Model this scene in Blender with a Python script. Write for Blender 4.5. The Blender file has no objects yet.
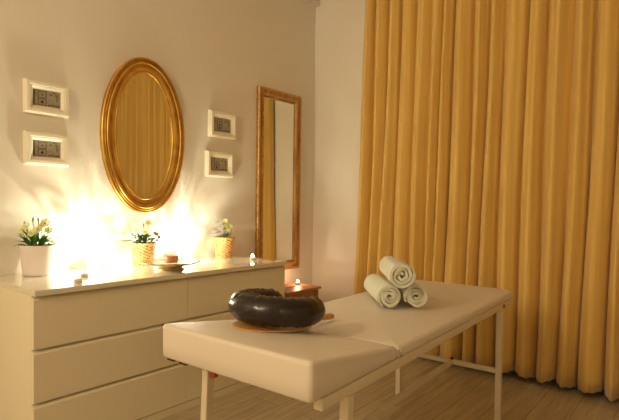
import bpy, bmesh, math, random
from math import sin, cos, pi, radians
from mathutils import Vector, Matrix

scene = bpy.context.scene
COL = scene.collection
rnd = random.Random(7)

# ------------------------------------------------------------------ materials
def mat(name, color=(.8, .8, .8), rough=.5, metal=0., spec=.5, **kw):
    m = bpy.data.materials.new(name); m.use_nodes = True
    b = m.node_tree.nodes['Principled BSDF']
    b.inputs['Base Color'].default_value = (*color, 1)
    b.inputs['Roughness'].default_value = rough
    b.inputs['Metallic'].default_value = metal
    b.inputs['Specular IOR Level'].default_value = spec
    for k, v in kw.items():
        b.inputs[k.replace('_', ' ')].default_value = v
    return m

def nodes(m): return m.node_tree.nodes, m.node_tree.links, m.node_tree.nodes['Principled BSDF']

def noise_color(m, c1, c2, scale=5, detail=4, stretch=(1, 1, 1), lo=.35, hi=.65, coord='Object'):
    N, L, b = nodes(m)
    tc = N.new('ShaderNodeTexCoord'); mp = N.new('ShaderNodeMapping'); mp.inputs['Scale'].default_value = stretch
    t = N.new('ShaderNodeTexNoise'); t.inputs['Scale'].default_value = scale; t.inputs['Detail'].default_value = detail
    r = N.new('ShaderNodeValToRGB'); r.color_ramp.elements[0].position = lo; r.color_ramp.elements[1].position = hi
    r.color_ramp.elements[0].color = (*c1, 1); r.color_ramp.elements[1].color = (*c2, 1)
    L.new(tc.outputs[coord], mp.inputs['Vector']); L.new(mp.outputs[0], t.inputs['Vector'])
    L.new(t.outputs['Fac'], r.inputs['Fac']); L.new(r.outputs['Color'], b.inputs['Base Color'])
    return m

def noise_bump(m, scale=60, strength=.1, dist=.002, stretch=(1, 1, 1), detail=3):
    N, L, b = nodes(m)
    tc = N.new('ShaderNodeTexCoord'); mp = N.new('ShaderNodeMapping'); mp.inputs['Scale'].default_value = stretch
    t = N.new('ShaderNodeTexNoise'); t.inputs['Scale'].default_value = scale; t.inputs['Detail'].default_value = detail
    u = N.new('ShaderNodeBump'); u.inputs['Strength'].default_value = strength; u.inputs['Distance'].default_value = dist
    L.new(tc.outputs['Object'], mp.inputs['Vector']); L.new(mp.outputs[0], t.inputs['Vector'])
    L.new(t.outputs['Fac'], u.inputs['Height']); L.new(u.outputs['Normal'], b.inputs['Normal'])
    return m

M = {}
M['wall'] = noise_bump(mat('wall_paint', (.82, .755, .65), .75, spec=.25), 35, .12, .003)
M['ceiling'] = mat('ceiling_paint', (.78, .72, .64), .8, spec=.2)
M['lacquer'] = mat('dresser_lacquer', (.83, .75, .55), .38, spec=.45)
M['top_gloss'] = mat('dresser_top_gloss', (.80, .74, .58), .07, spec=.9, Coat_Weight=.6, Coat_Roughness=.03)
M['gap'] = mat('dresser_gap', (.25, .18, .10), .7)
M['gold'] = mat('gilded_wood', (.62, .36, .07), .33, .85)
noise_color(M['gold'], (.50, .25, .035), (.80, .50, .11), 9, 6, (1, 1, 1), .3, .7)
noise_bump(M['gold'], 60, .2, .002)
M['gold_dark'] = noise_color(mat('dark_gilding', (.45, .22, .04), .38, .75), (.33, .14, .02), (.52, .27, .05), 14, 5)
M['bronze'] = noise_color(mat('bronze_wood', (.4, .2, .05), .42, .45), (.25, .10, .02), (.50, .27, .08), 30, 6, (1, 1, .15))
M['bronze_edge'] = noise_color(mat('bronze_edge', (.5, .3, .1), .35, .7), (.42, .22, .05), (.66, .42, .14), 60, 4)
M['mirror'] = mat('mirror_glass', (.80, .78, .68), .012, 1.)
M['frame_white'] = mat('white_frame', (.86, .80, .62), .4)
M['print'] = noise_color(mat('print_paper', (.40, .35, .26), .6), (.34, .30, .22), (.46, .41, .31), 60, 4)
M['print_dark'] = mat('print_ink', (.07, .055, .04), .6)
M['print_light'] = mat('print_pale', (.52, .47, .36), .6)
M['ceramic'] = mat('white_ceramic', (.82, .74, .70), .16, spec=.6, Coat_Weight=.4)
M['soil'] = noise_bump(mat('soil', (.07, .04, .02), .95), 90, .8, .01)
M['wicker'] = noise_color(mat('wicker', (.68, .40, .14), .55), (.50, .25, .07), (.80, .52, .22), 70, 3)
M['leaf'] = noise_color(mat('leaf', (.06, .22, .03), .42, spec=.5, Subsurface_Weight=.0), (.06, .20, .03), (.16, .42, .08), 25, 3)
M['leaf_dark'] = noise_color(mat('leaf_dark', (.03, .10, .03), .5), (.02, .07, .025), (.06, .15, .04), 30, 3)
M['stem'] = mat('stem', (.08, .16, .03), .5)
M['petal'] = mat('petal_cream', (.76, .72, .30), .5, Subsurface_Weight=.15)
M['petal_red'] = mat('petal_maroon', (.26, .03, .05), .5)
M['stamen'] = mat('stamen', (.60, .38, .05), .6)
M['dish'] = noise_color(mat('dish_wood', (.52, .36, .14), .3), (.44, .29, .10), (.60, .43, .18), 6, 4, (8, 1, 1))
M['wax'] = mat('coral_wax', (.95, .36, .27), .45, Subsurface_Weight=.3)
M['wax_white'] = mat('white_wax', (.90, .86, .76), .4)
M['alu'] = mat('tealight_cup', (.78, .70, .66), .3, .8)
M['glass'] = g_ = bpy.data.materials.new('clear_glass'); g_.use_nodes = True
N_ = g_.node_tree.nodes; N_.remove(N_['Principled BSDF']); t_ = N_.new('ShaderNodeBsdfTransparent'); y_ = N_.new('ShaderNodeBsdfGlossy'); x_ = N_.new('ShaderNodeMixShader'); f_ = N_.new('ShaderNodeLayerWeight')
t_.inputs[0].default_value = (.96, .96, .94, 1); y_.inputs['Roughness'].default_value = .03; f_.inputs[0].default_value = .12
g_.node_tree.links.new(f_.outputs['Facing'], x_.inputs[0]); g_.node_tree.links.new(t_.outputs[0], x_.inputs[1]); g_.node_tree.links.new(y_.outputs[0], x_.inputs[2]); g_.node_tree.links.new(x_.outputs[0], N_['Material Output'].inputs[0])
M['stool'] = noise_color(mat('stool_wood', (.42, .19, .08), .45), (.36, .15, .06), (.50, .25, .10), 5, 6, (1, 12, 1))
M['vinyl'] = noise_bump(mat('cream_vinyl', (.77, .68, .56), .5, spec=.35), 240, .12, .0012)
M['vinyl_side'] = M['vinyl']
M['seam'] = mat('pad_seam', (.42, .34, .24), .7)
M['steel'] = mat('cream_steel', (.76, .66, .48), .35, spec=.5)
M['bolt'] = mat('bolt', (.06, .05, .04), .4, .7)
M['redcap'] = mat('red_cap', (.50, .08, .03), .45)
M['rubber'] = mat('rubber_foot', (.10, .07, .05), .7)
M['black'] = noise_bump(mat('black_vinyl', (.018, .012, .009), .22, spec=.5), 9, .35, .012, detail=2)
M['bamboo'] = noise_color(mat('bamboo', (.60, .30, .07), .4), (.52, .24, .05), (.70, .38, .10), 8, 4, (1, 10, 1))
M['towel'] = noise_bump(mat('towel', (.80, .80, .64), .95, spec=.1, Sheen_Weight=.3), 420, .9, .004, detail=5)
M['beam'] = mat('beam_paint', (.76, .68, .60), .8, spec=.2)

# curtain: golden cloth, slightly translucent
m = mat('gold_curtain', (.80, .48, .10), .62, spec=.25, Sheen_Weight=.5, Sheen_Roughness=.4)
N, L, b = nodes(m)
tc = N.new('ShaderNodeTexCoord'); mp = N.new('ShaderNodeMapping'); mp.inputs['Scale'].default_value = (1, 1, .02)
t = N.new('ShaderNodeTexNoise'); t.inputs['Scale'].default_value = 40; t.inputs['Detail'].default_value = 3
r = N.new('ShaderNodeValToRGB'); r.color_ramp.elements[0].color = (.74, .46, .11, 1); r.color_ramp.elements[1].color = (.80, .54, .16, 1)
r.color_ramp.elements[0].position = .35; r.color_ramp.elements[1].position = .65
L.new(tc.outputs['Object'], mp.inputs[0]); L.new(mp.outputs[0], t.inputs['Vector']); L.new(t.outputs['Fac'], r.inputs['Fac']); L.new(r.outputs[0], b.inputs['Base Color'])
M['curtain'] = m
M['hem'] = mat('curtain_hem', (.56, .28, .05), .7)

# floor: laminate planks along X
m = mat('laminate', (.4, .28, .14), .42, spec=.4)
N, L, b = nodes(m)
tc = N.new('ShaderNodeTexCoord')
br = N.new('ShaderNodeTexBrick'); br.offset = .37; br.inputs['Scale'].default_value = 1
br.inputs['Brick Width'].default_value = 1.25; br.inputs['Row Height'].default_value = .19
br.inputs['Mortar Size'].default_value = .0018; br.inputs['Mortar Smooth'].default_value = .2
br.inputs['Color1'].default_value = (.50, .40, .26, 1); br.inputs['Color2'].default_value = (.56, .46, .30, 1); br.inputs['Mortar'].default_value = (.22, .15, .08, 1)
mp = N.new('ShaderNodeMapping'); mp.inputs['Scale'].default_value = (.6, 9, 1)
n = N.new('ShaderNodeTexNoise'); n.inputs['Scale'].default_value = 4; n.inputs['Detail'].default_value = 9; n.inputs['Distortion'].default_value = 1.2
rr = N.new('ShaderNodeValToRGB'); rr.color_ramp.elements[0].position = .35; rr.color_ramp.elements[1].position = .68
rr.color_ramp.elements[0].color = (.68, .65, .62, 1); rr.color_ramp.elements[1].color = (1.1, 1.1, 1.1, 1)
mx = N.new('ShaderNodeMix'); mx.data_type = 'RGBA'; mx.blend_type = 'MULTIPLY'; mx.inputs[0].default_value = .8
L.new(tc.outputs['Object'], br.inputs['Vector']); L.new(tc.outputs['Object'], mp.inputs[0]); L.new(mp.outputs[0], n.inputs['Vector'])
L.new(n.outputs['Fac'], rr.inputs['Fac']); L.new(br.outputs['Color'], mx.inputs[6]); L.new(rr.outputs['Color'], mx.inputs[7]); L.new(mx.outputs[2], b.inputs['Base Color'])
M['floor'] = m

def emit(name, color, strength):
    m = bpy.data.materials.new(name); m.use_nodes = True
    N = m.node_tree.nodes; N.remove(N['Principled BSDF'])
    e = N.new('ShaderNodeEmission'); e.inputs[0].default_value = (*color, 1); e.inputs[1].default_value = strength
    m.node_tree.links.new(e.outputs[0], N['Material Output'].inputs[0])
    return m
M['frosted'] = mat('frosted_emissive_glass', (.95, .93, .85), .5, Emission_Color=(1, .90, .60, 1), Emission_Strength=3.)  # emission put into the cup glass, standing in for the candle glow
M['flame'] = emit('flame', (1, .86, .55), 30)
M['flame_big'] = emit('flame_bright', (1, .93, .66), 90)

# ------------------------------------------------------------------ helpers
def link(name, bm, mats, parent=None, smooth=False, bevel=0, seg=2, subsurf=0):
    me = bpy.data.meshes.new(name)
    bmesh.ops.recalc_face_normals(bm, faces=bm.faces)
    bm.to_mesh(me); bm.free()
    for mm in (mats if isinstance(mats, (list, tuple)) else [mats]): me.materials.append(M[mm])
    if smooth:
        for p in me.polygons: p.use_smooth = True
    o = bpy.data.objects.new(name, me); COL.objects.link(o)
    if parent: o.parent = parent
    if bevel:
        md = o.modifiers.new('bevel', 'BEVEL'); md.width = bevel; md.segments = seg; md.limit_method = 'ANGLE'; md.angle_limit = radians(40)
        for p in me.polygons: p.use_smooth = True
        wn = o.modifiers.new('wn', 'WEIGHTED_NORMAL'); wn.keep_sharp = True
    if subsurf:
        md = o.modifiers.new('sub', 'SUBSURF'); md.levels = md.render_levels = subsurf
    return o

def struct(o): o['kind'] = 'structure'; return o
def tag(o, label, cat, group=None):
    o['label'] = label; o['category'] = cat
    if group: o['group'] = group
    return o
def thing(name, label, cat, loc=(0, 0, 0), rz=0, group=None):
    o = bpy.data.objects.new(name, None); COL.objects.link(o); o.empty_display_size = .05
    o.location = loc; o.rotation_euler = (0, 0, rz)
    return tag(o, label, cat, group)
def dup(root, loc, rz=None, label=None, group=None, scale=None):
    def cp(o, par):
        c = o.copy(); COL.objects.link(c); c.parent = par
        for ch in list(o.children): cp(ch, c)
        return c
    r = cp(root, None); r.location = loc
    if rz is not None: r.rotation_euler = (0, 0, rz)
    if label: r['label'] = label
    if group: r['group'] = group
    if scale: r.scale = scale
    return r

def box(bm, x0, x1, y0, y1, z0, z1, mi=0):
    v = [bm.verts.new((x, y, z)) for x in (x0, x1) for y in (y0, y1) for z in (z0, z1)]
    fs = []
    for f in ((0, 1, 3, 2), (4, 6, 7, 5), (0, 4, 5, 1), (2, 3, 7, 6), (0, 2, 6, 4), (1, 5, 7, 3)):
        a = bm.faces.new([v[i] for i in f]); a.material_index = mi; fs.append(a)
    return v
def lathe(bm, prof, n=48, c=(0, 0, 0), mi=0, closed=False, fn=None):
    rings = []
    for k, (r, z) in enumerate(prof):
        ring = []
        for i in range(n):
            a = 2*pi*i/n; rr = r + (fn(k, i, r, z) if fn else 0)
            ring.append(bm.verts.new((c[0]+rr*cos(a), c[1]+rr*sin(a), c[2]+z)))
        rings.append(ring)
    m_ = len(rings)
    for k in range(m_ if closed else m_-1):
        A, B = rings[k], rings[(k+1) % m_]
        for i in range(n):
            f = bm.faces.new((A[i], A[(i+1) % n], B[(i+1) % n], B[i])); f.material_index = mi
    if not closed:
        for R in (rings[0], rings[-1]):
            f = bm.faces.new(R); f.material_index = mi
def tube(bm, pts, rad, n=10, mi=0, caps=True, squash=None):
    pts = [Vector(p) for p in pts]; rings = []; up = None
    for i, p in enumerate(pts):
        d = (pts[min(i+1, len(pts)-1)]-pts[max(i-1, 0)]).normalized()
        if up is None: up = Vector((0, 0, 1)) if abs(d.z) < .9 else Vector((1, 0, 0))
        s = d.cross(up).normalized(); u = s.cross(d).normalized(); up = u
        r = rad[i] if isinstance(rad, (list, tuple)) else rad
        q = squash or 1
        rings.append([bm.verts.new(p+s*cos(2*pi*k/n)*r+u*sin(2*pi*k/n)*r*q) for k in range(n)])
    for A, B in zip(rings, rings[1:]):
        for k in range(n):
            f = bm.faces.new((A[k], A[(k+1) % n], B[(k+1) % n], B[k])); f.material_index = mi
    if caps:
        for R in (rings[0], rings[-1]): bm.faces.new(R).material_index = mi
def frame_rect(bm, w, h, prof, mi=0):
    """mitred rectangular moulding; prof = list of (inset from outer edge, depth towards room)."""
    rings = []
    for (ins, d) in prof:
        hw, hh = w/2-ins, h/2-ins
        rings.append([bm.verts.new((x, -d, z)) for x, z in ((-hw, -hh), (hw, -hh), (hw, hh), (-hw, hh))])
    m_ = len(rings)
    for k in range(m_):
        A, B = rings[k], rings[(k+1) % m_]
        for i in range(4):
            f = bm.faces.new((A[i], A[(i+1) % 4], B[(i+1) % 4], B[i])); f.material_index = mi

# ------------------------------------------------------------------ room
XW, YW, ZC = 3.481, 2.833, 3.32
XB, YB = -2.4, -2.4
def wallbox(name, *a, mt='wall'):
    bm = bmesh.new(); box(bm, *a); return struct(link(name, bm, mt))
wallbox('floor', XB-.1, XW+.5, YB-.1, YW+.1, -.1, 0, mt='floor')
wallbox('ceiling', XB-.1, XW+.5, YB-.1, YW+.1, ZC, ZC+.1, mt='ceiling')
wallbox('wall_back', XB-.1, XW+.1, YW, YW+.1, 0, ZC)
# the right wall steps back into a deep recess behind the curtain
bm = bmesh.new()
P2 = [(XW, YW), (XW, 2.12), (XW+.32, 2.12), (XW+.32, YB), (XW+.42, YB), (XW+.42, YW)]
A = [bm.verts.new((x, y, 0)) for x, y in P2]; B = [bm.verts.new((x, y, ZC)) for x, y in P2]
bm.faces.new(A); bm.faces.new(B)
for i in range(6): bm.faces.new((A[i], A[(i+1) % 6], B[(i+1) % 6], B[i]))
struct(link('wall_right', bm, 'wall'))
wallbox('wall_left', XB-.1, XB, YB, YW, 0, ZC)
wallbox('wall_front', XB-.1, XW+.42, YB-.1, YB, 0, ZC)
# shallow boxed-in beam along the top of the dresser wall, with a small bead at its foot
bm = bmesh.new(); box(bm, XB, XW, YW-.055, YW, 2.985, ZC)
struct(link('trim_1', bm, 'beam', bevel=.006))

# ------------------------------------------------------------------ dresser
DX0, DY0, DL, DD, DH = .850, 2.232, 1.614, .598, .78
t = thing('chest_of_drawers', 'long cream lacquered chest of six drawers with a glossy top against the wall', 'chest of drawers', (DX0, DY0, 0))
bm = bmesh.new()
box(bm, 0, .02, .038, DD, 0, DH-.027); box(bm, DL-.02, DL, .038, DD, 0, DH-.027)
box(bm, .02, DL-.02, DD-.012, DD, 0, DH-.027)
box(bm, 0, DL, .020, .0375, 0, .044)
link('carcass', bm, 'lacquer', t, bevel=.0015)
bm = bmesh.new(); box(bm, .0205, DL-.0205, .040, .05, .0445, DH-.0275); link('inner_panel', bm, 'lacquer', t)
bm = bmesh.new(); box(bm, 0, DL, 0, DD, DH-.0265, DH); link('top', bm, 'top_gloss', t, bevel=.002)
zs = [(.048, .270), (.281, .508), (.519, .746)]
for cx0, cx1 in ((.0005, DL/2-.001), (DL/2+.001, DL-.0005)):
    for z0, z1 in zs:
        bm = bmesh.new()
        # front with a chamfered finger lip along its top edge
        prof = [(0.017, z0), (0.017, z1-.012), (.029, z1), (.037, z1), (.037, z0)]
        A = [bm.verts.new((cx0, y, z)) for y, z in prof]; B = [bm.verts.new((cx1, y, z)) for y, z in prof]
        n_ = len(prof)
        for i in range(n_): bm.faces.new((A[i], A[(i+1) % n_], B[(i+1) % n_], B[i]))
        bm.faces.new(A); bm.faces.new(B)
        link('drawer', bm, 'lacquer', t, bevel=.001)

# ------------------------------------------------------------------ oval mirror
t = thing('oval_mirror', 'large oval wall mirror in a reeded gilt frame above the chest of drawers', 'mirror', (1.738, YW, 1.6))
def oval(bm, prof, a, b, n=128, mi=None):
    rings = []
    for (ins, d, *_) in prof:
        rings.append([bm.verts.new(((a-ins)*cos(2*pi*i/n), -d, (b-ins)*sin(2*pi*i/n))) for i in range(n)])
    m_ = len(rings)
    for k in range(m_):
        A, B = rings[k], rings[(k+1) % m_]
        for i in range(n):
            f = bm.faces.new((A[i], A[(i+1) % n], B[(i+1) % n], B[i]))
            f.material_index = prof[k][2] if len(prof[k]) > 2 else 0
prof = [(0, .0), (0, .018)]
def reed(c, r, base, mi, n=6):
    return [(c-r*cos(pi*k/n), base+r*sin(pi*k/n), mi) for k in range(n+1)]
prof += reed(.008, .008, .020, 0) + reed(.023, .006, .026, 1, 4) + reed(.036, .007, .028, 0, 5)
prof += [(.046, .030, 1), (.056, .029, 1), (.066, .025, 0), (.076, .021, 0), (.084, .018, 1)] + reed(.091, .005, .015, 0, 4) + [(.097, .008, 0), (.097, .0, 0)]
bm = bmesh.new(); oval(bm, prof, .297, .499); link('frame', bm, ['gold', 'gold_dark'], t, smooth=True)
bm = bmesh.new(); oval(bm, [(.095, .003), (.095, .009), (.11, .0095), (.11, .003)], .297, .499)
n = 128; c0 = [bm.verts.new(((.187)*cos(2*pi*i/n), -.0095, .389*sin(2*pi*i/n))) for i in range(n)]; bm.faces.new(c0)
link('mirror_glass', bm, 'mirror', t)

# ------------------------------------------------------------------ tall mirror
t = thing('tall_mirror', 'tall narrow wall mirror in a brown and bronze wooden frame beside the corner', 'mirror', ((2.738+3.258)/2, YW-.0055, (.607+2.128)/2), radians(-.6))
w, h = .520, 1.515
bm = bmesh.new()
frame_rect(bm, w, h, [(0, 0), (0, .022), (.004, .030), (.012, .034), (.020, .031), (.028, .026), (.046, .026), (.054, .030), (.062, .026), (.070, .014), (.070, 0)])
for f in bm.faces:
    ins = min(w/2-abs(f.calc_center_median().x), h/2-abs(f.calc_center_median().z))
    f.material_index = 1 if (ins < .02 or .047 < ins < .063) else 0
link('frame', bm, ['bronze', 'bronze_edge'], t, bevel=.002)
bm = bmesh.new()
w2, h2 = w-.136, h-.136
pr_ = [(0, .004), (0, .006), (.016, .0105), (.016, .004)]
frame_rect(bm, w2, h2, pr_)
bm.faces.new([bm.verts.new((x, -.0105, z)) for x, z in ((-w2/2+.016, -h2/2+.016), (w2/2-.016, -h2/2+.016), (w2/2-.016, h2/2-.016), (-w2/2+.016, h2/2-.016))])
link('mirror_glass', bm, 'mirror', t)

# ------------------------------------------------------------------ small white picture frames
def picture(label, x, z, w=.236, h=.178, d=.034):
    t = thing('picture_frame', label, 'picture', (x, YW, z), group='small white picture frames')
    bm = bmesh.new()
    frame_rect(bm, w, h, [(0, 0), (.0, .006), (.004, d*.55), (.010, d), (.026, d), (.029, d-.006), (.034, d-.006), (.046, d-.018), (.046, 0)])
    link('frame', bm, 'frame_white', t, bevel=.0012)
    bm = bmesh.new()
    pw, ph = w-.092, h-.092; y = -(d-.022)
    box(bm, -pw/2-.001, pw/2+.001, y, y+.004, -ph/2-.001, ph/2+.001, 0)
    def mark(x0, x1, z0, z1, mi): box(bm, pw*(x0-.5), pw*(x1-.5), y-.0006*mi, y, ph*(z0-.5), ph*(z1-.5), mi)
    mark(.02, .06, .05, .95, 1); mark(.07, .14, .15, .55, 2)
    for zc, r in ((.70, .05), (.27, .09)):
        for a in ((.18, .20, zc-.2, zc+.2), (.46, .48, zc-.2, zc+.2), (.18, .48, zc-.2, zc-.17), (.18, .48, zc+.17, zc+.2)): mark(*a, 1)
        vs = [bm.verts.new((pw*(.33-.5)+r*ph*cos(a*pi/8), y-.0008, ph*(zc-.5)+r*ph*sin(a*pi/8))) for a in range(16)]
        f = bm.faces.new(vs); f.material_index = 1
    for i in range(5): mark(.55+.085*i, .61+.085*i, .08, .16, 1)
    for i in range(4): mark(.84-.01*i, .90, .42+.11*i, .47+.11*i, 1)
    mark(.62, .70, .74, .80, 1); mark(.53, .545, .1, .95, 2); mark(.72, .80, .86, .9, 1)
    link('print', bm, ['print', 'print_dark', 'print_light'], t)
    return t
picture('upper of the two small white frames left of the oval mirror', 1.137, 1.732, h=.182)
picture('lower of the two small white frames left of the oval mirror', 1.137, 1.456, h=.182)
picture('upper of the two small white frames between the oval and tall mirrors', 2.380, 1.757, w=.252, h=.196)
picture('lower of the two small white frames between the oval and tall mirrors', 2.354, 1.463, w=.252, h=.190)

# ------------------------------------------------------------------ plants
def leaf(bm, base, direction, length, width, droop=.3, mi=0, n=5):
    d = Vector(direction).normalized(); up = Vector((0, 0, 1)); s = d.cross(up)
    if s.length < .1: s = Vector((1, 0, 0))
    s.normalize(); nrm = s.cross(d).normalized(); p = Vector(base); L_, C_, R_ = [], [], []
    for k in range(n+1):
        f = k/n; wd = width*sin(pi*min(1, f*.93+.06))**.8/2
        q = p+d*length*f - Vector((0, 0, 1))*droop*length*f*f
        L_.append(bm.verts.new(q-s*wd+nrm*wd*.35)); C_.append(bm.verts.new(q)); R_.append(bm.verts.new(q+s*wd+nrm*wd*.35))
    for k in range(n):
        for A, B in ((L_, C_), (C_, R_)):
            f = bm.faces.new((A[k], A[k+1], B[k+1], B[k])); f.material_index = mi
def flower(parent, p, facing, r=.02, mt='petal', npet=6, name='flower', closed=.5):
    bm = bmesh.new(); fz = Vector(facing).normalized()
    a = fz.orthogonal().normalized(); b2 = fz.cross(a); off = rnd.random()*6
    for k in range(npet):
        an = off+2*pi*k/npet; rad = a*cos(an)+b2*sin(an); side = fz.cross(rad)
        rows = []
        for j in range(5):
            f = j/4; wd = r*.42*sin(pi*min(.97, f*.85+.12)); o = Vector(p)+rad*r*(f*(1-closed*.4))+fz*r*closed*(f*(1.5-f))
            rows.append([bm.verts.new(o-side*wd), bm.verts.new(o-fz*wd*.25), bm.verts.new(o+side*wd)])
        for A, B in zip(rows, rows[1:]):
            for q in (0, 1): bm.faces.new((A[q], A[q+1], B[q+1], B[q]))
    for k in range(3):
        an = off+2*pi*k/3
        tube(bm, [Vector(p), Vector(p)+fz*r*.5+(a*cos(an)+b2*sin(an))*r*.14], .0011, 5, 1)
    return link(name, bm, [mt, 'stamen'], parent, smooth=True)

CAM_DIR = Vector((-.78, -.62, 0))     # from the plants to the viewer's side of the room
RIGHT = Vector((.637, -.771, 0))
def plant(t, top, stems, leaves, buds=(), leafmat='leaf'):
    """stems: (side, depth, height, kind) flowers; leaves: (side, depth, z, dirside, dirup, len, width)"""
    bs = bmesh.new()
    for (s, dpt, hh, fac, r_, mt) in stems:
        tip = Vector((0, 0, top))+RIGHT*s+CAM_DIR*dpt+Vector((0, 0, hh))
        root = Vector((0, 0, top-.012))+RIGHT*s*.25
        mid = (tip+root)/2+RIGHT*s*.12
        tube(bs, [root, mid, tip], [.0022, .0018, .0014], 6)
        if r_: flower(t, tip, CAM_DIR*.8+RIGHT*fac+Vector((0, 0, .5)), r_*1.12, mt)
    for (s, dpt, hh) in buds:
        tip = Vector((0, 0, top))+RIGHT*s+CAM_DIR*dpt+Vector((0, 0, hh)); root = Vector((0, 0, top-.012))+RIGHT*s*.4
        tube(bs, [root, (tip+root)/2, tip-Vector((0, 0, .012))], .0014, 6)
        tube(bs, [tip-Vector((0, 0, .014)), tip-Vector((0, 0, .004)), tip+Vector((0, 0, .008))], [.002, .0042, .0012], 7)
    link('stems', bs, 'stem' if leafmat == 'leaf' else leafmat, t, smooth=True)
    bl = bmesh.new()
    for (s, dpt, z, ds, dz, ln, wd) in leaves:
        leaf(bl, Vector((0, 0, top+z))+RIGHT*s+CAM_DIR*dpt, RIGHT*ds+CAM_DIR*rnd.uniform(-.2, .7)+Vector((0, 0, dz)), ln*1.3, wd*1.25, rnd.uniform(.1, .5))
    link('leaves', bl, leafmat, t, smooth=True)

# white pot
t = thing('potted_lily', 'cream flowered plant in a glossy white pot at the left end of the chest', 'plant', (1.052, 2.722, DH)); t.scale = (.95, .95, 1.)
bm = bmesh.new()
P_ = [(.001, 0), (.070, 0), (.0745, .003)]
for k in range(1, 12): P_.append((.0745+.0165*k/12+(.0007 if k % 2 else 0), .003+.148*k/12))
P_ += [(.0925, .153), (.0935, .158), (.0915, .160), (.0885, .158), (.087, .140), (.001, .138)]
lathe(bm, P_, 64); link('pot', bm, 'ceramic', t, smooth=True)
bm = bmesh.new(); lathe(bm, [(.001, .1385), (.0868, .1385), (.080, .150), (.04, .154), (.001, .155)], 32); link('soil', bm, 'soil', t, smooth=True)
lv = []
for k in range(46):
    a = rnd.uniform(-1, 1)
    lv.append((a*.055, rnd.uniform(-.03, .04), rnd.uniform(-.005, .03), a*.9+rnd.uniform(-.3, .3), rnd.uniform(.3, 1.2), rnd.uniform(.045, .075), rnd.uniform(.014, .024)))
lv += [(.05, .04, .035, 1.2, .45, .085, .022), (-.04, .05, .02, -.5, 1.2, .07, .02), (.01, .05, .03, .2, 1.2, .06, .02), (.03, .02, .025, 1.2, .55, .10, .02), (.035, .03, .015, 1.1, .5, .09, .022), (.02, .04, .0, .6, 1., .09, .024), (.0, .04, .01, -.4, 1.1, .085, .02)]
plant(t, .150, [(-.066, .02, .085, -.4, .028, 'petal'), (-.045, .03, .105, -.1, .026, 'petal'), (-.006, .045, .070, .1, .026, 'petal'), (.020, .03, .088, 0, .028, 'petal'),
                (.052, .02, .122, .2, .030, 'petal'), (.034, .02, .108, -.2, .026, 'petal'), (-.080, .0, .060, -.5, .02, 'petal'), (.064, .01, .085, .5, .024, 'petal')],
      lv, [(-.030, .0, .142), (-.014, .02, .150), (.004, .0, .140), (.012, 0.02, .148), (-.075, 0, .125)])

def wicker_pot(t, rb, rt, h):
    bm = bmesh.new(); rows = 30; n = 72
    P_ = [(rb*.96, 0)] + [(rb+(rt-rb)*k/rows, h*k/rows) for k in range(rows+1)]
    def fn(k, i, r, z):
        if k == 0: return 0
        row = (k-1)//2
        if k >= rows-1: return .0022*(1 if (i+k) % 2 else .3)
        return .0026*(1 if ((i//3+row) % 2) else -1)*(1 if (k-1) % 2 == 0 else .6)
    lathe(bm, P_+[(rt-.005, h+.001), (rt-.007, h-.012), (.001, h-.014)], n, fn=lambda k, i, r, z: fn(k, i, r, z) if k <= rows+1 else 0)
    link('basket_pot', bm, 'wicker', t)
    bm = bmesh.new(); lathe(bm, [(.001, h-.0135), (rt-.0075, h-.0135), (rt*.6, h-.005), (.001, h-.003)], 28); link('soil', bm, 'soil', t, smooth=True)

t = thing('potted_lily', 'pale yellow lilies in a wicker pot behind the round wooden dish', 'plant', (1.676, 2.735, DH))
wicker_pot(t, .061, .075, .138)
lv = []
for k in range(44):
    a = rnd.uniform(-.6, 1)
    lv.append((a*.06, rnd.uniform(-.02, .04), rnd.uniform(-.004, .045), a*.9+rnd.uniform(-.4, .4), rnd.uniform(.1, 1.), rnd.uniform(.03, .05), rnd.uniform(.012, .020)))
lv += [(-.05, .02, .01, -1.1, .35, .075, .022), (-.06, .02, .04, -.5, 1.2, .05, .018), (-.085, .02, .012, -.9, .0, .04, .02)]
plant(t, .134, [(-.112, .02, .062, -.8, .024, 'petal'), (-.082, .01, .105, -.3, .026, 'petal'), (-.030, .03, .082, 0, .024, 'petal'), (.030, .03, .075, .2, .026, 'petal'),
                (.042, .02, .130, .3, .028, 'petal'), (.010, .0, .050, 0, .018, 'petal'),
                (.090, .02, .058, .5, .014, 'petal_red'), (.100, .01, .040, .6, .013, 'petal_red'), (.082, .03, .066, .3, .012, 'petal_red'), (.096, .03, .022, .5, .010, 'petal_red')],
      lv, [(.002, .0, .118), (-.05, .0, .05)], 'leaf_dark')

t = thing('potted_lily', 'small sprig with yellow flowers in a wicker pot at the right side of the chest', 'plant', (2.335, 2.742, DH))
wicker_pot(t, .056, .076, .146)
lv = [(-.01, .01, .02+.018*k, (-1 if k % 2 else .8), .35, .052, .022) for k in range(6)]
lv += [(-.03, .01, .055, -1, .25, .045, .022), (-.02, .02, .03, -.9, .5, .045, .02), (.01, .01, .0, .6, .8, .04, .02), (.02, .02, .02, .9, .4, .04, .018), (-.02, .01, .09, -.6, .6, .03, .014)]
plant(t, .142, [(.012, .01, .120, 0, .022, 'petal'), (.045, .02, .080, .4, .026, 'petal'), (.022, .02, .088, .1, .022, 'petal'), (.060, .02, .050, .7, .018, 'petal'), (.035, .02, .055, .2, .02, 'petal')],
      lv, [(.0, .0, .135)], 'leaf_dark')

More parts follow.
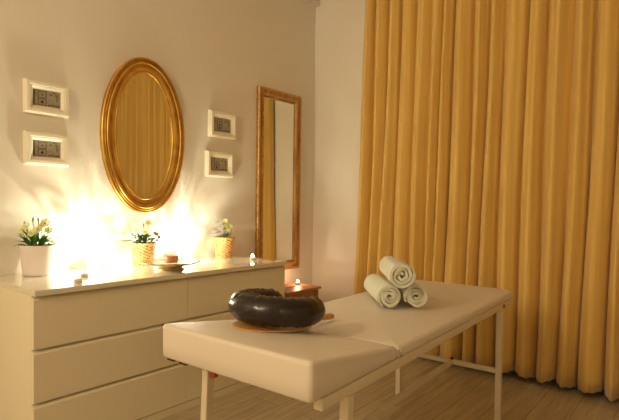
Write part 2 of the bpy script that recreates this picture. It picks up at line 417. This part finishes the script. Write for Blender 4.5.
# ------------------------------------------------------------------ wooden footed dish, coral candle
DCX, DCY = 1.662, 2.424
t = thing('wooden_dish', 'round shallow footed wooden dish on the chest holding a coral candle', 'dish', (DCX, DCY, DH))
bm = bmesh.new()
lathe(bm, [(.001, .0), (.078, .0), (.078, .004), (.070, .012), (.066, .020), (.10, .026), (.150, .038), (.172, .047), (.173, .050), (.168, .051), (.14, .042), (.09, .034), (.001, .030)], 72)
link('dish_body', bm, 'dish', t, smooth=True, )
CZ = DH+.0335
t = thing('glass_candle', 'coral pink candle in a clear glass tumbler standing in the wooden dish', 'candle', (DCX+.008, DCY+.003, CZ))
bm = bmesh.new()
lathe(bm, [(.001, 0), (.034, 0), (.038, .003), (.0445, .066), (.0425, .066), (.0365, .006), (.001, .005)], 40); link('glass_tumbler', bm, 'glass', t, smooth=True)
bm = bmesh.new(); lathe(bm, [(.001, .0055), (.0355, .0065), (.0402, .045), (.0385, .0465), (.001, .0455)], 40); link('wax', bm, 'wax', t, smooth=True)
bm = bmesh.new(); tube(bm, [(0, 0, .045), (0, 0, .052), (.001, 0, .056)], .0009, 6); link('wick', bm, 'bolt', t)

# ------------------------------------------------------------------ tealights
def tealight(label, loc, lit=True, name='tealight', fs=1.):
    t = thing(name, label, 'candle', loc, group='tealights')
    bm = bmesh.new()
    lathe(bm, [(.001, 0), (.018, 0), (.0192, .0015), (.0195, .017), (.0203, .0178), (.0190, .0178), (.0186, .013), (.001, .0125)], 32); link('foil_cup', bm, 'alu', t, smooth=True)
    bm = bmesh.new(); lathe(bm, [(.001, .0127), (.0183, .0128), (.0180, .0150), (.010, .0146), (.001, .0145)], 28); link('wax', bm, 'wax_white', t, smooth=True)
    bm = bmesh.new(); tube(bm, [(0, 0, .014), (0, 0, .0195), (.0008, 0, .022)], .0007, 6); link('wick', bm, 'bolt', t)
    if lit:
        bm = bmesh.new(); lathe(bm, [(.0005, .0205), (.0042*fs, .024), (.0066*fs, .028), (.0052*fs, .033), (.0024*fs, .038), (.0003, .043)], 16); link('flame', bm, 'flame', t, smooth=True)
    return t
tealight('unlit silver foil tealight near the front edge, left part of the chest', (1.079, 2.325, DH), False)
tealight('unlit foil tealight just behind the one at the chest front edge', (1.188, 2.488, DH), False)
tealight('lit tealight at the right end of the chest below the tall mirror', (2.352, 2.455, DH), True, fs=1.7)

# glowing glass candle holders (assumed source of the blown-out light on the chest)
def holder(label, loc, power, seed, r=.034, h=.085, el=0.):
    t = thing('glass_candle_holder', label, 'candle holder', loc, group='glowing glass candle holders')
    bm = bmesh.new()
    lathe(bm, [(.001, 0), (r*.9, 0), (r, .004), (r*1.08, h), (r*1.08-.0025, h), (r-.003, .008), (.001, .007)], 40,
          fn=lambda k, i, rr, z: (.0012 if i % 4 == 0 else 0) if k in (2, 3) else 0)
    link('glass_cup', bm, 'frosted', t, smooth=True)
    bm = bmesh.new(); lathe(bm, [(.001, .0075), (r*.85, .0075), (r*.87, .022), (.001, .021)], 28); link('wax', bm, 'wax_white', t, smooth=True)
    bm = bmesh.new(); tube(bm, [(0, 0, .021), (0, 0, .030)], .0008, 6); link('wick', bm, 'bolt', t)
    bm = bmesh.new(); lathe(bm, [(.0005, .029), (.006, .034), (.0085, .042), (.007, .052), (.003, .064), (.0004, .074)], 18); link('flame', bm, 'flame_big', t, smooth=True)
    # point lamp for its light; noise in the strength imitates streaks through cut glass
    l = bpy.data.lights.new('candle_glow', 'POINT'); l.energy = power; l.color = (1, .95, .72); l.shadow_soft_size = .012
    l.use_nodes = True; N = l.node_tree.nodes; L = l.node_tree.links; e = N['Emission']
    tc = N.new('ShaderNodeTexCoord'); mp = N.new('ShaderNodeMapping'); mp.inputs['Location'].default_value = (seed, seed*.7, 0); mp.inputs['Scale'].default_value = (1, 1, .38)
    nz = N.new('ShaderNodeTexNoise'); nz.inputs['Scale'].default_value = 3.4; nz.inputs['Detail'].default_value = 3; nz.inputs['Distortion'].default_value = 1.1
    rp = N.new('ShaderNodeMapRange'); rp.inputs['From Min'].default_value = .38; rp.inputs['From Max'].default_value = .68; rp.inputs['To Min'].default_value = .38; rp.inputs['To Max'].default_value = 2.0
    L.new(tc.outputs['Normal'], mp.inputs[0]); L.new(mp.outputs[0], nz.inputs['Vector']); L.new(nz.outputs['Fac'], rp.inputs['Value']); L.new(rp.outputs[0], e.inputs['Strength'])
    lo = bpy.data.objects.new('candle_glow', l); lo.location = (loc[0], loc[1]-.060, loc[2]+.115+el); COL.objects.link(lo)
    return t
holder('glowing glass candle holder between the white pot and the middle wicker pot', (1.355, 2.730, DH), 8.2, 1.3)
holder('glowing glass candle holder just right of the wooden dish', (1.960, 2.730, DH), 6.9, 4.1)

# ------------------------------------------------------------------ stool in the corner with a tealight
SX0, SX1, SY0, SY1, SZ = 2.72, 3.135, 2.452, 2.765, .5
t = thing('wooden_stool', 'reddish brown wooden stool with a hand hole between the chest and the corner', 'stool', ((SX0+SX1)/2, (SY0+SY1)/2, 0))
hw, hd = (SX1-SX0)/2, (SY1-SY0)/2
bm = bmesh.new()
n = 48; ang = [2*pi*i/n for i in range(n)]
hole = [(.055*cos(a)*1., .014*sin(a)) for a in ang]
hole = [((.04 if cos(a) > 0 else -.04)+.014*cos(a) if abs(cos(a)) > .02 else 0, .014*sin(a)) for a in ang]
def rectpt(a, w_, d_):
    c_, s_ = cos(a), sin(a); k = min(w_/abs(c_) if abs(c_) > 1e-6 else 9, d_/abs(s_) if abs(s_) > 1e-6 else 9); return (c_*k, s_*k)
aa = sorted(ang+[math.atan2(hd, hw), pi-math.atan2(hd, hw), pi+math.atan2(hd, hw), 2*pi-math.atan2(hd, hw)])
def holept(a):
    c_, s_ = cos(a), sin(a); k = (abs(c_)**2.6/.055**2.6+abs(s_)**2.6/.016**2.6)**(-1/2.6); return (c_*k, s_*k)
ho = -.0
rings = []
for fnp, z in ((holept, SZ-.02), (lambda a: rectpt(a, hw, hd), SZ-.02), (lambda a: rectpt(a, hw, hd), SZ), (holept, SZ)):
    rings.append([bm.verts.new((*fnp(a), z)) for a in aa])
for k in range(4):
    A, B = rings[k], rings[(k+1) % 4]
    for i in range(len(aa)): bm.faces.new((A[i], A[(i+1) % len(aa)], B[(i+1) % len(aa)], B[i]))
link('seat', bm, 'stool', t, bevel=.003)
for sx in (-1, 1):
    for sy in (-1, 1):
        bm = bmesh.new(); x, y = sx*(hw-.035), sy*(hd-.03)
        box(bm, x-.016, x+.016, y-.016, y+.016, 0, SZ-.021); link('leg', bm, 'stool', t, bevel=.003)
bm = bmesh.new()
for sy in (-1, 1): box(bm, -hw+.052, hw-.052, sy*(hd-.03)-.009, sy*(hd-.03)+.009, SZ-.075, SZ-.021)
for sx in (-1, 1): box(bm, sx*(hw-.035)-.009, sx*(hw-.035)+.009, -hd+.047, hd-.047, SZ-.075, SZ-.021)
link('apron', bm, 'stool', t, bevel=.002)
for sx in (-1, 1):
    bm = bmesh.new(); box(bm, sx*(hw-.035)-.009, sx*(hw-.035)+.009, -hd+.047, hd-.047, .15, .185); link('stretcher', bm, 'stool', t, bevel=.002)
tealight('lit tealight on the wooden stool in the corner', (3.075, 2.66, SZ), True, fs=1.7)
for p, e in (((2.352, 2.455, DH+.06), .25), ((3.075, 2.66, SZ+.07), 1.1)):
    l = bpy.data.lights.new('tealight_glow', 'POINT'); l.energy = e; l.color = (1, .55, .30); l.shadow_soft_size = .02
    lo = bpy.data.objects.new('tealight_glow', l); lo.location = p; COL.objects.link(lo)

# ------------------------------------------------------------------ massage table
TA = .0434; TX, TY = .9324, .754; TL, TW = 1.90, .617; ZR = .664
table = thing('massage_table', 'long massage table with cream padded top on a cream metal frame', 'massage table', (TX, TY, 0), TA)
def pad(name, u0, u1, v0, v1, zt, zb, rc, re, crown, mt='vinyl'):
    """rounded slab; rc = corner radii (u0 end, u1 end); zt(u) = height of the top edge"""
    bm = bmesh.new(); nc = 8
    def outline(ins):
        pts = []
        for (cx, cy, a0, r) in ((u1, v0, -90, rc[1]), (u1, v1, 0, rc[1]), (u0, v1, 90, rc[2] if len(rc) > 2 else rc[0]), (u0, v0, 180, rc[0])):
            r2 = max(r-ins, .004); sx = -1 if cx == u1 else 1; sy = 1 if cy == v0 else -1
            ccx = cx+sx*(ins+r2); ccy = cy+sy*(ins+r2)
            for k in range(nc+1):
                a = radians(a0+90*k/nc); pts.append((ccx+r2*cos(a), ccy+r2*sin(a)))
        # subdivide long straight runs
        out = []
        for i, p in enumerate(pts):
            q = pts[(i+1) % len(pts)]; out.append(p)
            if i % (nc+1) == nc:
                for k in range(1, 16): out.append((p[0]+(q[0]-p[0])*k/16, p[1]+(q[1]-p[1])*k/16))
        return out
    rows = [(.0, lambda u: zb, 0)]
    rows = []
    lv_ = [(.006, 0, 'b', .0), (0, .006, 'b', 0), (0, -.45, 't', 0)]
    def ring(ins, zf):
        return [bm.verts.new((x, y, zf(x))) for x, y in outline(ins)]
    R = [ring(.006, lambda u: zb), ring(0, lambda u: zb+.006), ring(0, lambda u: (zb+zt(u)-re)/2), ring(0, lambda u: zt(u)-re)]
    for k in range(1, 6):
        a = pi/2*k/5; R.append(ring(re*(1-cos(a)), lambda u, a=a: zt(u)-re+re*sin(a)))
    wmax = min((v1-v0), (u1-u0))/2-.01
    for k in range(1, 9):
        f = k/8; ins = re+(wmax-re)*f
        R.append(ring(ins, lambda u, f=f: zt(u)+crown*(1-(1-f)**2)))
    for A, B in zip(R, R[1:]):
        n_ = len(A)
        for i in range(n_): bm.faces.new((A[i], A[(i+1) % n_], B[(i+1) % n_], B[i]))
    bm.faces.new(R[0]); bm.faces.new(R[-1])
    return link(name, bm, mt, table, smooth=True)
US = .468
o = pad('head_pad', -.006, US-.002, -.001, TW+.010, lambda u: .772-.066*max(0, u)/US, ZR+.001, (.016, .01, .042), .014, .008)
o = pad('body_pad', US+.002, TL+.012, -.004, TW+.004, lambda u: .704, ZR+.001, (.01, .085), .018, .014)
bm = bmesh.new(); box(bm, US-.01, US+.01, .004, TW-.004, ZR+.0005, ZR+.022); link('hinge_cover', bm, 'seam', table)
def tubebox(name, *a, mt='steel', bev=.004):
    bm = bmesh.new(); box(bm, *a); return link(name, bm, mt, table, bevel=bev)
tubebox('side_rail', 0.045, TL-.015, 0.0, .03, ZR-.034, ZR)
tubebox('side_rail', 0.12, TL-.015, TW-.03, TW, ZR-.034, ZR)
tubebox('end_rail', .14, .165, .031, TW-.031, ZR-.034, ZR-.002)
tubebox('end_rail', TL-.05, TL-.02, .031, TW-.031, ZR-.034, ZR-.002)
LU = (.19, 1.6955)
for u in LU:
    for v in (.002, TW-.032):
        bm = bmesh.new(); vv = box(bm, u-.0165, u+.0165, v, v+.03, .012, ZR-.0345)
        if u < .5:
            for q in vv:
                if q.co.z < .1: q.co.x -= .028
        lg = link('leg', bm, 'steel', table, bevel=.004)
        bm = bmesh.new(); du = -.0285 if u < .5 else 0; box(bm, u-.018+du, u+.018+du, v-.002, v+.032, 0, .012); link('foot_cap', bm, 'rubber', lg, bevel=.003)
for u in LU: tubebox('crossbar', u-.012-(.014 if u < .5 else 0), u+.012-(.014 if u < .5 else 0), .0325, TW-.0325, .281, .306, bev=.003)
tubebox('stretcher', LU[0]-.0015, LU[1]-.0125, .262, .284, .281, .306, bev=.003)
for u in LU:
    bm = bmesh.new(); lathe(bm, [(.001, .306), (.009, .306), (.009, .311), (.004, .313), (.004, .319), (.001, .320)], 12, (u-(.014 if u < .5 else 0), .273, 0)); link('stretcher_bolt', bm, 'bolt', table)
bm = bmesh.new()
for u in (LU[1], ): 
    for dz in (0, ):
        for k in range(1):
            vs = []
            tube(bm, [(u+.0, .0, ZR-.018), (u, -.006, ZR-.018)], .007, 12); tube(bm, [(u+.012, .001, ZR-.03), (u+.012, -.004, ZR-.03)], .004, 10)
link('rail_bolt', bm, 'bolt', table)
bm = bmesh.new(); box(bm, LU[0]-.010, LU[0]+.012, TW-.054, TW-.0325, ZR-.112, ZR-.072); link('red_clip', bm, 'redcap', table, bevel=.003)
for vb in (TW-.05, TW-.11):
    bm = bmesh.new(); box(bm, .012, .03, vb, vb+.035, ZR-.012, ZR-.0005); link('underside_bracket', bm, 'bolt', table, bevel=.002)
bm = bmesh.new(); tube(bm, [(US, -.014, ZR+.036), (US, -.0145, ZR+.024), (US, -.012, ZR+.010)], .004, 8); link('seam_tab', bm, 'seam', table, smooth=True)

def TT(u, v, z):
    c_, s_ = cos(TA), sin(TA); return Vector((TX+u*c_-v*s_, TY+u*s_+v*c_, z))
SL = -math.atan(.066/US)     # slope of the head section

# ------------------------------------------------------------------ wooden paddle under the cushion
def place_on_head(o, u, v, dz=.0015, rz=0.):
    z = .772-.066*u/US+.0085+dz
    R3 = Matrix.Rotation(TA, 4, 'Z') @ Matrix.Rotation(-SL, 4, 'Y') @ Matrix.Rotation(rz, 4, 'Z')
    o.matrix_world = Matrix.Translation(TT(u, v, z)) @ R3
t = thing('bamboo_paddle', 'round amber bamboo paddle with a handle, lying under the black cushion', 'paddle')
bm = bmesh.new()
NP = 48; A = []; B = []
for i in range(NP):
    a = 2*pi*i/NP; x, y = .118*cos(a), .15*sin(a)
    A.append(bm.verts.new((x, y, 0))); B.append(bm.verts.new((x, y, .004)))
bm.faces.new(A); bm.faces.new(B)
for i in range(NP): bm.faces.new((A[i], A[(i+1) % NP], B[(i+1) % NP], B[i]))
pb = link('blade', bm, 'bamboo', t)
bm = bmesh.new()
tube(bm, [(0, -.135, .006), (0, -.17, .0105), (0, -.20, .012), (0, -.292, .013), (0, -.302, .013)], [.005, .010, .0115, .012, .009], 12)
link('handle', bm, 'bamboo', t, smooth=True)
paddle = t

# ------------------------------------------------------------------ black bolster (open ring)
t = thing('ring_cushion', 'black glossy vinyl crescent shaped neck cushion near the head of the table', 'cushion')
bm = bmesh.new()
RX, RY, RT = .121, .124, .054
npt = 72; pts = []; rad = []
a0, a1 = radians(260), radians(543)
for k in range(npt+1):
    f = k/npt; a = a0+(a1-a0)*f
    pts.append((RX*cos(a), RY*sin(a), RT))
    e = min(f, 1-f)
    q = .985+.015*math.sin(f*40)*(1 if e > .10 else 0)
    tip = math.sqrt(max(.03, 1-(1-min(1, e/.10))**2))
    rad.append(RT*tip*q)
tube(bm, pts, rad, 28, squash=.92)
for v_ in bm.verts:
    a = math.atan2(v_.co.y, v_.co.x); wr = .0016*sin(a*38+v_.co.z*30)+.0012*sin(a*23+1)
    v_.co.z += wr; v_.co.z = max(v_.co.z, .0)
ring = link('cushion_body', bm, 'black', t, smooth=True)
bm = bmesh.new()
tube(bm, [((RX+RT*.93*q_)*cos(a_), (RY+RT*.93*q_)*sin(a_), RT) for a_, q_ in [(a0+.6+(a1-a0-1.2)*k/60, 1) for k in range(61)]], .0022, 8)
link('piping', bm, 'black', t, smooth=True)
cushion = t

bpy.context.view_layer.update()
paddle.matrix_world = Matrix.Translation(TT(.297, .392, .7455)) @ Matrix.Rotation(TA, 4, 'Z') @ Matrix.Rotation(radians(5), 4, 'Y') @ Matrix.Rotation(radians(81), 4, 'Z')
cushion.matrix_world = Matrix.Translation(TT(.327, .400, .7505)) @ Matrix.Rotation(TA, 4, 'Z') @ Matrix.Rotation(radians(5), 4, 'Y') @ Matrix.Rotation(radians(130), 4, 'Z')

# ------------------------------------------------------------------ rolled towels
def towel(label, c, ax, r=.054, length=.36, seed=0, turns=3.6, start=0.):
    t_ = bmesh.new(); rr = random.Random(seed)
    th = .0150; n = 150; r0 = .006; pts = []
    pitch = (r-th/2-r0)/turns
    for k in range(n+1):
        a = 2*pi*turns*k/n; ra = r0+pitch*a/(2*pi); w_ = .0014*sin(a*2.3+seed)+.0008*sin(a*5+seed)
        if k < 12: ra *= .6+.4*k/12
        pts.append((ra+w_*(1 if k < n*.75 else .3), a+start, th*(1 if k < n-3 else .5)))
    ny = 9; G = []
    for j in range(ny+1):
        y = -length/2+length*j/ny; row = []
        ed = 0
        for (ra, a, th_) in pts:
            yy = y + (.004*sin(a*1.7+seed)+.003*sin(a*.6)) * (1 if j in (0, ny) else .3)
            row.append((bm_v(t_, (ra+th_*.42)*cos(a), yy, (ra+th_*.42)*sin(a)), bm_v(t_, (ra-th_*.42)*cos(a), yy, (ra-th_*.42)*sin(a))))
        G.append(row)
    for j in range(ny):
        for k in range(n):
            t_.faces.new((G[j][k][0], G[j][k+1][0], G[j+1][k+1][0], G[j+1][k][0]))
            t_.faces.new((G[j][k][1], G[j+1][k][1], G[j+1][k+1][1], G[j][k+1][1]))
        t_.faces.new((G[j][n][0], G[j][n][1], G[j+1][n][1], G[j+1][n][0])); t_.faces.new((G[j][0][0], G[j+1][0][0], G[j+1][0][1], G[j][0][1]))
    for j in (0, ny):
        for k in range(n): t_.faces.new((G[j][k][0], G[j][k][1], G[j][k+1][1], G[j][k+1][0]))
    o = link('rolled_towel', t_, 'towel', None, smooth=True, bevel=0)
    md = o.modifiers.new('bevel', 'BEVEL'); md.width = .0028; md.segments = 3; md.limit_method = 'ANGLE'; md.angle_limit = radians(50)
    o.location = c; o.rotation_euler = (0, 0, ax)
    return tag(o, label, 'towel', 'rolled towels stacked on the massage table')
def bm_v(b_, x, y, z): return b_.verts.new((x, y, z))
axd = Vector((.735, .678, 0)); perp = Vector((.678, -.735, 0)); rz = math.atan2(axd.y, axd.x)-pi/2
rt = .0572; zt_ = .704+.0145
f1 = Vector((1.822, 1.050, zt_+rt)); f2 = f1+perp*.1155
f3 = f1+perp*.0577+Vector((0, 0, .1022))-axd*.07
for c, lb, sd, st in ((f1, 'rolled pale towel at the bottom left of the three towel pile', 1, 4.1), (f2, 'rolled pale towel at the bottom right of the three towel pile', 5, 3.6), (f3, 'rolled pale towel resting on top of the two others', 9, .6)):
    ln = .35
    towel(lb, c+axd*ln/2-(perp*.012 if sd == 9 else perp*0), rz+(-.075 if sd == 9 else 0), rt+(.003 if sd == 9 else 0), ln, sd, 3.1, st-2*pi*.1)

# ------------------------------------------------------------------ curtain
def make_curtain():
    bm = bmesh.new(); y0t, y0b, y1 = 2.245, 2.328, -1.9; H = 3.2; z0 = .038
    nu, nz = 1100, 34; rr = random.Random(3)
    # fold phase with irregular widths
    ph = [0]; 
    nf = 33; w = [rr.uniform(.7, 1.35) for _ in range(nf)]; s_ = sum(w); cum = [0]
    for x in w: cum.append(cum[-1]+x/s_)
    amp = [rr.uniform(.7, 1.25) for _ in range(nf+1)]; lean = [rr.uniform(-.018, .018) for _ in range(nf+1)]
    G = []
    for j in range(nz+1):
        g = j/nz; z = H-(H-z0)*g; row = []
        for i in range(nu+1):
            u = i/nu; k = 0
            # locate fold
            lo_, hi_ = 0, nf
            while hi_-lo_ > 1:
                md = (lo_+hi_)//2
                if cum[md] <= u: lo_ = md
                else: hi_ = md
            k = min(lo_, nf-1); f = (u-cum[k])/(cum[k+1]-cum[k])
            A_ = amp[k]*(1-f)+amp[min(k+1, nf)]*f
            spread = .85+.45*g*g
            ridge = -cos(2*pi*f)
            ridge = -.95*(cos(2*pi*f)+cos(6*pi*f)/9) + .10*sin(2*pi*f*2+k*1.7)
            if u > .62: A_ *= 1+.5*min(1, (u-.62)*8)
            x = 3.412-.048*A_*ridge*spread
            # secondary gathers near the heading, broader swells near the hem
            x -= .008*sin(u*nf*2*pi*2.0+k*.7)*(1-g)**2
            x -= .014*sin(u*nf*pi*1.0+1.2)*g*g + .006*sin(u*61+g*5)*g
            y = (y0t+(y0b-y0t)*g)*(1-u)+y1*u + (lean[k]*(1-f)+lean[min(k+1, nf)]*f)*(g-.3)*1.6 + (.012*sin(2*pi*f)+.006*sin(g*7+k))*A_*spread
            y -= max(0, u-.60)*.9*(g-.2)
            zz = z
            if j == nz: zz = z0+.012*sin(u*nf*2*pi*.5+.5)+.006*sin(u*23)+.004*sin(u*nf*2*pi*5)
            x = min(x, XW-.008 if y > 2.06 else 9)
            row.append(bm.verts.new((x, y, zz)))
        G.append(row)
    for j in range(nz):
        for i in range(nu):
            bm.faces.new((G[j][i], G[j][i+1], G[j+1][i+1], G[j+1][i]))
    o = link('curtain', bm, 'curtain', None, smooth=True)
    md = o.modifiers.new('solid', 'SOLIDIFY'); md.thickness = .0015
    return tag(o, 'floor length pleated golden curtain covering the right wall', 'curtain')
cur = make_curtain()
bm = bmesh.new(); tube(bm, [(3.392, 2.27, 3.215), (3.392, -1.95, 3.215)], .012, 14)
for y in (2.2, .1, -1.85): tube(bm, [(3.392, y, 3.227), (3.392, y, ZC)], .006, 8)
cr = link('curtain_rail', bm, 'steel', None, smooth=True); tag(cr, 'curtain rail along the ceiling above the golden curtain', 'curtain rail')

# ------------------------------------------------------------------ room lamps (behind the viewer)
def lamp(loc, e, col, size):
    l = bpy.data.lights.new('room_lamp', 'POINT'); l.energy = e; l.color = col; l.shadow_soft_size = size
    o = bpy.data.objects.new('room_lamp', l); o.location = loc; COL.objects.link(o)
lamp((-1.7, 1.5, 2.35), 84, (1, .82, .56), .20)
lamp((-.6, -1.6, 1.7), 12, (1, .82, .56), .06)

w = bpy.data.worlds.new('world'); scene.world = w; w.use_nodes = True
w.node_tree.nodes['Background'].inputs[0].default_value = (1, .75, .5, 1); w.node_tree.nodes['Background'].inputs[1].default_value = .02

# ------------------------------------------------------------------ camera
f_px, cy, pitch, roll, yaw, HC = 483.7146, 218.119, .0249, .0129, .6903, 1.1614
F = Vector((cos(yaw), sin(yaw), 0)); R = Vector((sin(yaw), -cos(yaw), 0)); U = Vector((0, 0, 1))
F2 = F*cos(pitch)-U*sin(pitch); U2 = U*cos(pitch)+F*sin(pitch)
R3 = R*cos(roll)+U2*sin(roll); U3 = U2*cos(roll)-R*sin(roll)
cam = bpy.data.cameras.new('camera'); co = bpy.data.objects.new('camera', cam); COL.objects.link(co)
cam.sensor_width = 36; cam.lens = f_px*36/619; cam.shift_y = (cy-210)/619; cam.clip_start = .05
mw = Matrix.Identity(4)
for i in range(3): mw[i][0] = R3[i]; mw[i][1] = U3[i]; mw[i][2] = -F2[i]
mw[0][3], mw[1][3], mw[2][3] = 0, 0, HC
co.matrix_world = mw
scene.camera = co

scene.view_settings.view_transform = 'Standard'; scene.view_settings.look = 'None'
scene.view_settings.exposure = .12; scene.view_settings.gamma = 1; scene.view_settings.use_curve_mapping = False
